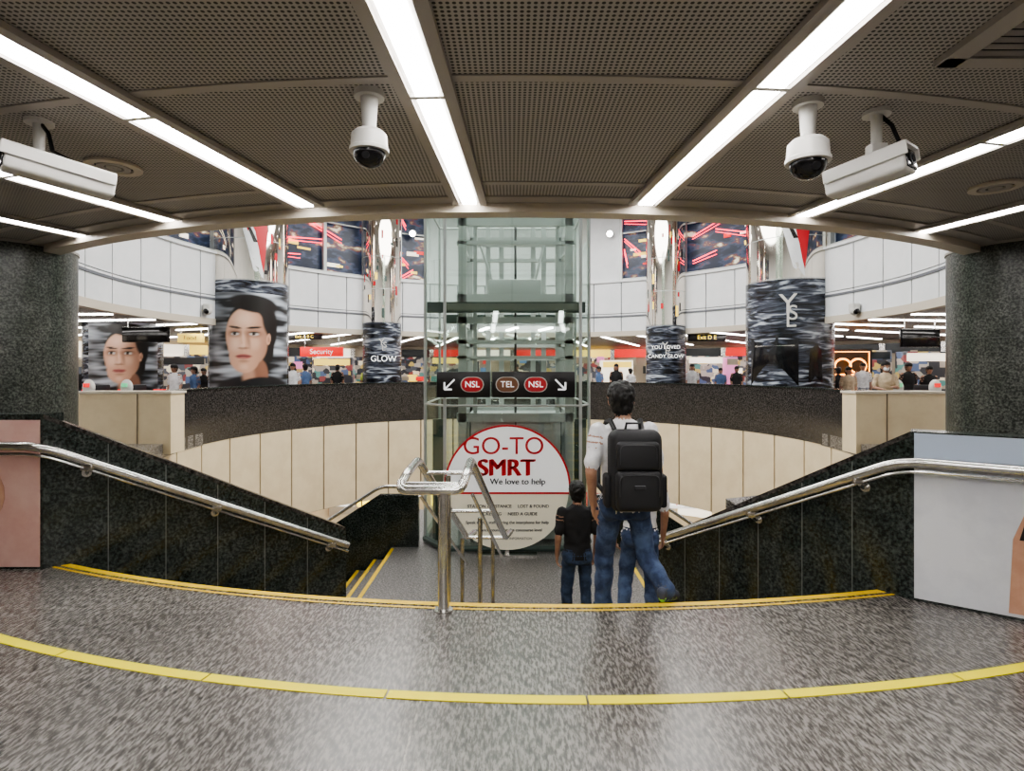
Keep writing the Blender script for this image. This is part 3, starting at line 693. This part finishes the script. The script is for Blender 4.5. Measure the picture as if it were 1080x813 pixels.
def facecol(u,v):
    nb=noise.noise(Vector((u*1.2,v*7,3)))+.5*noise.noise(Vector((u*2,v*15,9)))
    g=min(max(.20+.6*nb,.01),.62); col=[g*.86,g*.93,g*1.04]
    def mix(c,a):
        for i in range(3): col[i]+=(c[i]-col[i])*a
    H=(.012,.009,.008); S=(.68,.40,.28); HL=(.88,.64,.50); SH=(.27,.125,.08)
    mix((.012,.012,.014),se(u,v,.15,-1.45,1.15,.72,0,.06))
    mix(SH,se(u,v,.14,-.72,.27,.42,.1,.1)); mix(S,se(u,v,-.02,-.76,.13,.3,.1,.5)*.6)
    mix((.012,.012,.014),se(u,v,.35,-1.2,.7,.40,-.1,.06))
    mix(H,se(u,v,.08,.28,.56,.70,0,.05))
    mix(H,se(u,v,.34,-.05,.20,.42,.2,.1))
    f=max(se(u,v,-.06,.16,.45,.62,0,.05),se(u,v,-.10,-.30,.33,.40,0,.06),se(u,v,-.04,-.05,.43,.5,0,.06))
    sh=min(max((u+.02)/.5,0),1); sk=[S[i]+(SH[i]-S[i])*sh*.85 for i in range(3)]
    mix(sk,f)
    mix(HL,f*se(u,v,-.14,.52,.20,.16,0,.9)*.7); mix(HL,f*se(u,v,-.30,-.04,.10,.14,0,.9)*.7); mix(HL,f*se(u,v,.10,-.02,.10,.12,0,.9)*.35); mix(HL,f*se(u,v,-.12,-.56,.08,.06,0,.8)*.5)
    mix(H,se(u,v,.12,.88,.54,.20,-.12,.12)); mix(H,se(u,v,.46,.50,.18,.38,.15,.2))
    mix(S,se(u,v,.42,.08,.05,.13,-.1,.2)*.9); mix(SH,se(u,v,.42,.07,.02,.07,0,.5)*.8)
    for cu,w in((-.30,.12),(.10,.14)):
        mix(SH,se(u,v,cu,.20,w*1.25,.085,0,.6)*.75)
        mix((.62,.58,.55),se(u,v,cu,.185,w*.72,.034,0,.25)); mix((.03,.015,.01),se(u,v,cu-.01,.19,.036,.036,0,.2))
        mix(H,se(u,v,cu,.222,w*.85,.014,0,.5)); mix(H,se(u,v,cu,.335,w*1.15,.026,.10 if cu>0 else -.15,.35))
    mix(SH,se(u,v,-.02,.06,.035,.18,.15,.8)*.55); mix(HL,se(u,v,-.12,.04,.025,.18,.08,.8)*.7)
    mix(SH,se(u,v,-.12,-.135,.11,.026,0,.5)*.8); mix(HL,se(u,v,-.14,-.085,.045,.04,0,.8)*.6)
    mix((.42,.12,.11),se(u,v,-.12,-.325,.165,.052,0,.2)); mix((.10,.02,.02),se(u,v,-.12,-.322,.155,.010,0,.5)); mix((.6,.28,.25),se(u,v,-.14,-.35,.06,.014,0,.8)*.5)
    mix(SH,se(u,v,-.11,-.43,.10,.03,0,.7)*.5)
    return col
def portrait(name,parent,cx,cy,R,z0,s,th0,u0=-1,u1=1,v0=-1.3,v1=1.2,nu=90,nv=120):
    vs=[];cols=[];fs=[]
    for j in range(nv+1):
        v=v0+(v1-v0)*j/nv
        for i in range(nu+1):
            u=u0+(u1-u0)*i/nu; th=th0+u*s/R; vs.append((cx+R*math.sin(th),cy-R*math.cos(th),z0+v*s)); cols.append(facecol(u,v))
    for j in range(nv):
        for i in range(nu):
            a=j*(nu+1)+i; fs.append((a,a+1,a+nu+2,a+nu+1))
    me=bpy.data.meshes.new(name); me.from_pydata(vs,[],fs); me.materials.append(M['print'])
    at=me.color_attributes.new('Col','FLOAT_COLOR','POINT'); fl=[]
    for c in cols: fl+= [c[0],c[1],c[2],1]
    at.data.foreach_set('color',fl); me.polygons.foreach_set('use_smooth',[True]*len(fs))
    o=bpy.data.objects.new(name,me); scene.collection.objects.link(o); o.parent=parent
def clad(x,R,r,ztop,kind):
    X,Y=hit(x,R); th0=math.atan2(-X,Y); root=empty('advertising_column')
    mb=MB(); mb.tube([(X,Y,ztop),(X,Y,8.0)],r,'chrome',48,cap=False)
    mb.tube([(X,Y,0),(X,Y,ztop)],r+.01,'wave',48,cap=False); mb.tube([(X,Y,ztop-.02),(X,Y,ztop+.02)],r+.015,'steel',48)
    for z in(ztop+1.2,ztop+2.4): mb.tube([(X,Y,z),(X,Y,z+.02)],r+.003,'frame',48)
    h=7.9-ztop
    if r>1:
        cyl_decal(mb,X,Y,r,[(-r*1.3,h),(-r*.1,h),(r*.25,h*.35),(r*.35,.05),(r*.1,.3),(-r*.6,h*.6)],ztop,1,'white',th0,8)
        cyl_decal(mb,X,Y,r,[(-r*.6,h),(r*.20,h),(r*.46,h*.4),(r*.35,.25),(-r*.05,h*.40)],ztop,2,'red',th0,8)
        cyl_decal(mb,X,Y,r,[(-r*.9,h),(-r*.7,h),(r*.2,h*.3),(r*.1,h*.3)],ztop,3,'ringgran',th0,8)
        for q in range(14):  # colour patches painted on as reflections in the mirror cladding
            u=rn.uniform(r*.3,r*1.2); z=rn.uniform(.1,h-.6); ww=rn.uniform(.03,.10); hh=rn.uniform(.1,.5)
            cyl_decal(mb,X,Y,r,[(u,z),(u+ww,z),(u+ww,z+hh),(u,z+hh)],ztop,1,rn.choice(['shopy','red','ringgran','shopbe']),th0,2)
    else:
        for q in range(30):  # painted reflections, scattered over the slimmer mirror columns
            u=rn.uniform(-r*1.2,r*1.1); z=rn.uniform(.1,h-.6); ww=rn.uniform(.03,.10); hh=rn.uniform(.08,.4)
            cyl_decal(mb,X,Y,r,[(u,z),(u+ww,z),(u+ww,z+hh),(u,z+hh)],ztop,1,rn.choice(['shopy','red','shopbe','ringgran','ringgran','framedk']),th0,2)
    if kind=='bag':
        cyl_decal(mb,X,Y,r+.012,[(-1.2,-.9),(.25,-.9),(.25,.45),(-.3,.55),(-1.2,.5)],2.0,1,'black',th0,6)
        cyl_decal(mb,X,Y,r+.012,[(-1.0,.22),(.15,.22),(.15,.26),(-1.0,.26)],2.0,2,'steel',th0,6)
        cyl_decal(mb,X,Y,r+.012,[(.5,-1),(.95,-1),(.9,-.1),(.75,.1),(.55,-.1)],2.2,2,'black',th0,6)
    mb.build('cladding',root)
    def ct(t,u,z,size,k):
        th=th0+u/r; rr=r+.03; text(root,'lettering',t,(X+rr*math.sin(th),Y-rr*math.cos(th),z),size,k,rz=th)
    if kind=='face': portrait('portrait_print',root,X,Y,r+.014,2.36,1.14*r,th0,-1.1,1.1,-1.22,1.13)
    else:
        ct('Y',-.02,ztop-.75,.8 if r>1 else .35,'camwhite'); ct('S',.10,ztop-1.0 if r>1 else ztop-.85,.6 if r>1 else .3,'camwhite'); ct('L',.05,ztop-1.2 if r>1 else ztop-.95,.6 if r>1 else .3,'camwhite')
    if kind=='text':
        if x>540: ct('YOU LOVED',0,2.35,.18,'whitetxt'); ct('CANDY GLOW',0,2.03,.18,'whitetxt')
        else: ct('GLOW',.05,1.95,.3,'whitetxt')
    return X,Y
clad(263,8.98,1.13,4.2,'face')
clad(832,8.98,1.20,4.15,'bag')
clad(403,8.9,.70,3.3,'text')
clad(702,8.9,.70,3.15,'text')
root=empty('advertising_column'); mb=MB(); X,Y=-12.0,17.6; mb.tube([(X,Y,0),(X,Y,ZC)],1.05,'wave',40,cap=False); mb.build('cladding',root); portrait('portrait_print',root,X,Y,1.064,1.85,1.0,math.atan2(-X,Y),nu=60,nv=80)
# ------------------------------------------------------------ outer wall with shopfronts
mb=MB(); mb.arc(C,RO,RO+.2,0,ZC+.05,0,2*math.pi,160,'shopbe'); mb.build('wall_outer')
rs=random.Random(3); a=1.0
mb=MB()
while a<2*math.pi-1.0:
    w=rs.uniform(.07,.17); k=rs.choice(['shopmix','shopmix','shopw','shopmix','shopbe','shopmix'])
    mb.arc(C,RO-.3,RO-.01,0,2.3,a,a+w-.012,4,k)
    mb.arc(C,RO-.45,RO-.01,2.3,2.75,a,a+w-.012,4,rs.choice(['shopw','shopy','shopbe','shopd','shopd','shopw','redglow']))
    for _ in range(4):
        b=a+rs.random()*(w-.04)+.01; z=.6+rs.random()*1.4
        mb.arc(C,RO-.5,RO-.3,z,z+rs.uniform(.15,.5),b,b+rs.uniform(.008,.03),1,rs.choice(['shopw','shopp','shopy','shopd','shopb','shopbe','redglow']))
    mb.arc(C,RO-.5,RO-.01,0,2.75,a+w-.012,a+w,1,'steel')
    a+=w
mb.build('shopfronts')
for (x,Y,w,h,k) in((352,26,1.8,2.1,'shopmix'),(650,27,1.5,2.0,'shopw'),(600,28,2.2,2.2,'shopmix'),(745,27,2.0,2.2,'shopmix'),(770,25,.5,2.1,'shopp'),(480,28,2.4,2.2,'shopmix'),(198,23,1.8,2.1,'shopmix'),(912,22,1.8,2.3,'shopmix'),(975,20.5,1.8,2.2,'shopmix'),(100,21,1.2,2.0,'shopmix')):
    mb=MB(); X=(x-540)*Y/F; mb.rbox((X,Y,h/2),(w,.5,h),k,.03,2); mb.box((X,Y-.26,h-.2),(w*.9,.02,.28),rs.choice(['shopw','shopy','shopbe','shopd'])); mb.box((X,Y-.26,.5),(w*.96,.03,.06),'steel')
    mb.build('concourse_kiosk')
def hang_sign(x0,x1,y0,y1,Y,k,txt,tk,name,ztop=ZC,tsz=None):
    e=empty(name); mb=MB(); A=px(x0,y1,Y);B=px(x1,y0,Y); c=(A+B)/2
    mb.rbox(c,(B.x-A.x,.12,B.z-A.z),k,.015,2)
    for s_ in(-.4,.4): mb.tube([(c.x+s_*(B.x-A.x),Y,B.z),(c.x+s_*(B.x-A.x),Y,ztop)],.015,'steel',8)
    mb.build('panel',e)
    if txt: text(e,'lettering',txt,(c.x,Y-.065,c.z),tsz or (B.z-A.z)*.75,tk)
hang_sign(317,362,366,376,22.3,'redglow','Security','whitetxt','security_sign')
hang_sign(303,340,352,358,22.8,'signblk','Exit A B C','neonye','hanging_exit_sign')
hang_sign(725,765,352,360,22.6,'signblk','Exit D E','neonye','hanging_exit_sign')
hang_sign(188,215,352,361,19.5,'shopy','Food','greytxt','hanging_exit_sign')
hang_sign(130,178,345,361,15.5,'black','',None,'display_screen')
hang_sign(950,990,347,366,15.5,'black','',None,'display_screen')
hang_sign(318,374,523,534,22.0,'signw','Marina South Pier','redglow','platform_sign',ztop=-2.96,tsz=.28)
hang_sign(377,410,523,534,22.2,'neonye','22','redglow','platform_sign',ztop=-2.96)
hang_sign(704,742,523,536,22.0,'signw','NS22','redglow','platform_sign',ztop=-2.96)
e=MB(); Y=19.8
for cxp in(889,905):
    c=px(cxp,386,Y)
    e.tube([(c.x+.28*math.cos(t*math.pi/8),Y,c.z+.25*math.sin(t*math.pi/8)) for t in range(-3,12)],.03,'neonor',6)
    e.tube([(c.x-.25,Y,c.z-.3),(c.x+.25,Y,c.z-.3)],.03,'neonor',6)
e.tube([(c.x-.9,Y+.1,c.z-.5),(c.x-.9,Y+.1,c.z+.5),(c.x+.45,Y+.1,c.z+.5),(c.x+.45,Y+.1,c.z-.5),(c.x-.9,Y+.1,c.z-.5)],.02,'neonor',6)
e.box((c.x-.2,Y+.2,c.z),(1.6,.06,1.2),'blackm'); e.tube([(c.x-.2,Y+.2,0),(c.x-.2,Y+.2,c.z-.6)],.05,'steel')
e.build('neon_sign')
for sx in(-1,1):
    for i in range(6):
        X=sx*(9.4+i*.85); Y=14.7-i*.1
        mb=MB(); mb.rbox((X,Y,.5),(.28,1.6,1.0),'steel',.05,3); mb.rbox((X,Y-.5,1.08),(.26,.5,.2),'blackm',.03,2)
        mb.ell((X,Y-.82,1.12),(.15,.08,.20),'camwhite',16,10); mb.box((X,Y-.9,1.18),(.13,.04,.09),'redglow' if i%2 else 'shopg')
        mb.box((X+.3,Y,.8),(.32,.03,.5),'redglow'); mb.build('ticket_gate')
# ------------------------------------------------------------ lift shaft
e=empty('glass_lift'); Y0=8.72; zb=ZL; zt=7.8
mb=MB()
plan=[(-1.41,9.25),(-1.03,Y0),(1.05,Y0),(1.23,9.1),(1.23,11.1),(-1.41,11.1)]
zs=[zb+.02,1.0,2.58,4.3,6.1,zt]
for i in range(len(plan)):
    a=plan[i];b=plan[(i+1)%len(plan)]
    for z0,z1 in zip(zs[:-1],zs[1:]):
        mb.add([(a[0],a[1],z0+.01),(b[0],b[1],z0+.01),(b[0],b[1],z1-.01),(a[0],a[1],z1-.01)],[(0,1,2,3)],'glass')
mb.build('glass_panels',e,smooth=False)
mb=MB()
for (x,y) in plan: mb.box((x,y,(zb+zt)/2),(.045,.045,zt-zb),'frame')
for z in(zb+.06,zt-.05):
    for i in range(len(plan)):
        mb.tube([(*plan[i],z),(*plan[(i+1)%len(plan)],z)],.05,'framedk',6)
for z in(1.0,4.3,6.1):
    for i in range(len(plan)): mb.tube([(*plan[i],z),(*plan[(i+1)%len(plan)],z)],.018,'frame',6)
for x in(-.80,.92):
    for y in(9.2,10.7): mb.box((x,y,(zb+zt)/2),(.13,.10,zt-zb),'frame')
for x in(-.60,.74):
    mb.box((x,9.3,(zb+zt)/2),(.06,.08,zt-zb),'frame')
for x in(-.45,-.2,.40,.60): mb.box((x,10.8,(zb+zt)/2),(.09,.06,zt-zb),'frame')
for z,t in((3.95,.16),(3.60,.06),(2.70,.14),(2.35,.10),(5.4,.14),(.78,.14),(2.0,.06),(1.75,.05)):
    for y in(9.2,10.7): mb.box((.06,y,z),(1.9,.1,t),'frame')
    for x in(-.82,.95): mb.box((x,9.95,z),(.07,1.5,t),'frame')
for y in(8.85,10.9): mb.box((-.09,y,2.52),(2.45,.12,.16),'framedk')
mb.rbox((.05,9.9,2.95),(.9,.5,.28),'frame',.03,2)
mb.tube([(-.2,10.6,2.7),(-.6,10.6,3.9)],.025,'frame',6); mb.tube([(.3,10.6,2.7),(.6,10.6,3.9)],.025,'frame',6)
for x in(-.5,.0,.6): mb.box((x,10.2,2.28),(.06,.7,.03),'tubefar',rz=.25)
mb.build('steel_frame',e)
mb=MB()
mb.box((.06,9.95,zb+1.0),(1.5,1.35,1.95),'framedk'); mb.box((-.31,9.26,zb+1.0),(.72,.03,1.9),'frame'); mb.box((.43,9.26,zb+1.0),(.72,.03,1.9),'frame')
mb.box((.06,9.95,zb+2.0),(1.6,1.45,.08),'frame'); mb.tube([(.06,9.95,zb+2.0),(.06,9.95,zt)],.02,'blackm',8)
for x in(-1.2,1.12): mb.box((x,9.35,zb+1.0),(.2,.04,1.98),'framedk')
mb.build('lift_car',e)
e=empty('direction_sign'); mb=MB(); Ys=8.55
A=px(461,419,Ys);B=px(517,392,Ys); mb.rbox((A+B)/2,(B.x-A.x,.1,B.z-A.z),'signblk',.01,2)
A2=px(519,419,Ys);B2=px(606,392,Ys); mb.rbox((A2+B2)/2,(B2.x-A2.x,.1,B2.z-A2.z),'signblk',.01,2)
for xx in(480,590):
    p=px(xx,405,Ys); mb.tube([p+Vector((0,.05,0)),p+Vector((0,.17,.0))],.02,'steel',8)
def pill(xc,k):
    c=px(xc,405.5,Ys-.055); w,h=.16,.105
    pts=[]
    for i in range(9): t=-math.pi/2+math.pi*i/8; pts.append((c.x+w-h+h*math.cos(t)+.0,c.z+h*math.sin(t)))
    for i in range(9): t=math.pi/2+math.pi*i/8; pts.append((c.x-w+h+h*math.cos(t),c.z+h*math.sin(t)))
    mb.slab([(c.x+(x-c.x)*1.10,c.y,c.z+(z-c.z)*1.10) for x,z in pts],(0,-.004,0),'camwhite')
    mb.slab([(x,c.y-.005,z) for x,z in pts],(0,-.004,0),k)
pill(498,'red'); pill(535,'brown'); pill(565,'red')
def arrow(xc,s_):
    c=px(xc,405.5,Ys-.055); d=.075
    a=Vector((c.x-s_*d,c.y,c.z+d)); b=Vector((c.x+s_*d,c.y,c.z-d))
    mb.tube([a,b],.013,'whitetxt',6); mb.tube([b,b+Vector((0,0,.11))],.013,'whitetxt',6); mb.tube([b,b+Vector((-s_*.11,0,0))],.013,'whitetxt',6)
arrow(474,-1); arrow(591,1)
mb.build('panels',e)
for xc,t in((498,'NSL'),(535,'TEL'),(565,'NSL')):
    c=px(xc,405.5,Ys-.07); text(e,'line_code',t,(c.x,c.y,c.z),.13,'whitetxt')
e=empty('information_board'); mb=MB(); Yb=8.5; c=px(535,515,Yb); r=.95
def disc(a0,a1,r,y,k,th=.03):
    n=40; pts=[(c.x+r*math.cos(a0+(a1-a0)*i/n),y,c.z+r*math.sin(a0+(a1-a0)*i/n)) for i in range(n+1)]
    mb.slab(pts,(0,th,0),k)
disc(-.08,math.pi+.08,r,Yb+.01,'red'); disc(-.06,math.pi+.06,r-.03,Yb,'signw')
disc(math.pi+.1,2*math.pi-.1,r-.03,Yb,'signcream')
mb.box((c.x,Yb+.03,c.z-.085),(1.86,.02,.02),'red')
mb.box((c.x,Yb+.06,ZL+.5),(.06,.04,1.0),'steel'); mb.box((c.x,Yb+.08,ZL+.015),(.9,.16,.03),'steel')
mb.build('board',e)
def tb(body,x,y,h,k,bold=0):
    p=px(x,y,Yb-.006)
    for q in ((0,) if not bold else (-bold,-bold/2,0,bold/2,bold)):
        text(e,'lettering',body,(p.x+q,p.y-abs(q)*.02,p.z+q*.3),h,k)
tb('GO-TO',531,471,.37,'red'); tb('SMRT',534,494,.35,'red',.016); tb('We love to help',546,508,.125,'greytxt',.004)
tb('STATION ASSISTANCE     LOST & FOUND',536,534,.066,'greytxt',.002); tb('TICKETING     NEED A GUIDE',536,542,.066,'greytxt',.002)
tb('Speak to our staff or ring the interphone for help',535,551,.062,'greytxt',.002); tb('assistance counter at the concourse level',535,559,.062,'greytxt',.002); tb('SCAN FOR MORE INFORMATION',535,568,.05,'greytxt')
# ------------------------------------------------------------ lower level
mb=MB()
mb.add([(C[0]+16*math.sin(i*math.pi/32),C[1]-16*math.cos(i*math.pi/32),-6.2) for i in range(64)],[list(range(64))],'step'); mb.build('floor_lower',smooth=False)
mb=MB(); mb.arc(C,15,15.2,-6.2,-2.9,0,2*math.pi,80,'cream')
for i in range(20):
    a=1.5+i*.165; mb.arc(C,14.8,15,-5.2,-3.4,a,a+.1,2,['shopw','shopbe','redglow','shopb','shopw','neonye'][i%6])
mb.build('wall_lower')
mb=MB(); annulus(RP+.2,15.2,-2.95,80,'upceil'); mb.build('ceiling_lower',smooth=False)
mb=MB()
for i in range(30):
    a=.9+i*(2*math.pi-1.8)/29; mb.box((C[0]+11*math.sin(a),C[1]-11*math.cos(a),-2.98),(2.6,.16,.03),'tubefar',rz=a-math.pi/2)
mb.build('lower_strip_lights')
# ------------------------------------------------------------ lights
def area(name,loc,size,power,rot=(0,0,0),col=(1,.97,.93)):
    l=bpy.data.lights.new(name,'AREA'); l.shape='DISK'; l.size=size; l.energy=power; l.color=col
    o=bpy.data.objects.new(name,l); scene.collection.objects.link(o); o.location=loc; o.rotation_euler=rot; return o
area('atrium_fill',(0,14,7.85),11,1900,col=(1,.985,.96))  # added fill light brightening the atrium, not a real fixture
area('lobby_fill',(.5,-1.5,2.9),3,150)  # unseen fill light added behind the camera
for i,a in enumerate((1.9,2.5,3.14,3.8,4.4)):
    area('lower_fill',(10.5*math.sin(a),14-10.5*math.cos(a),-3.05),2.5,120,col=(1,.95,.85))  # extra fill lights added to brighten the lower level
w=bpy.data.worlds.new('World'); scene.world=w; w.use_nodes=True
w.node_tree.nodes['Background'].inputs[0].default_value=(.8,.85,.9,1); w.node_tree.nodes['Background'].inputs[1].default_value=.3
cam=bpy.data.cameras.new('Camera'); co=bpy.data.objects.new('Camera',cam); scene.collection.objects.link(co)
co.location=(0,0,CH); co.rotation_euler=(math.pi/2,0,0); cam.sensor_width=36; cam.sensor_fit='HORIZONTAL'; cam.lens=20.0; cam.shift_y=-16.5/1080; cam.clip_start=.05
scene.camera=co
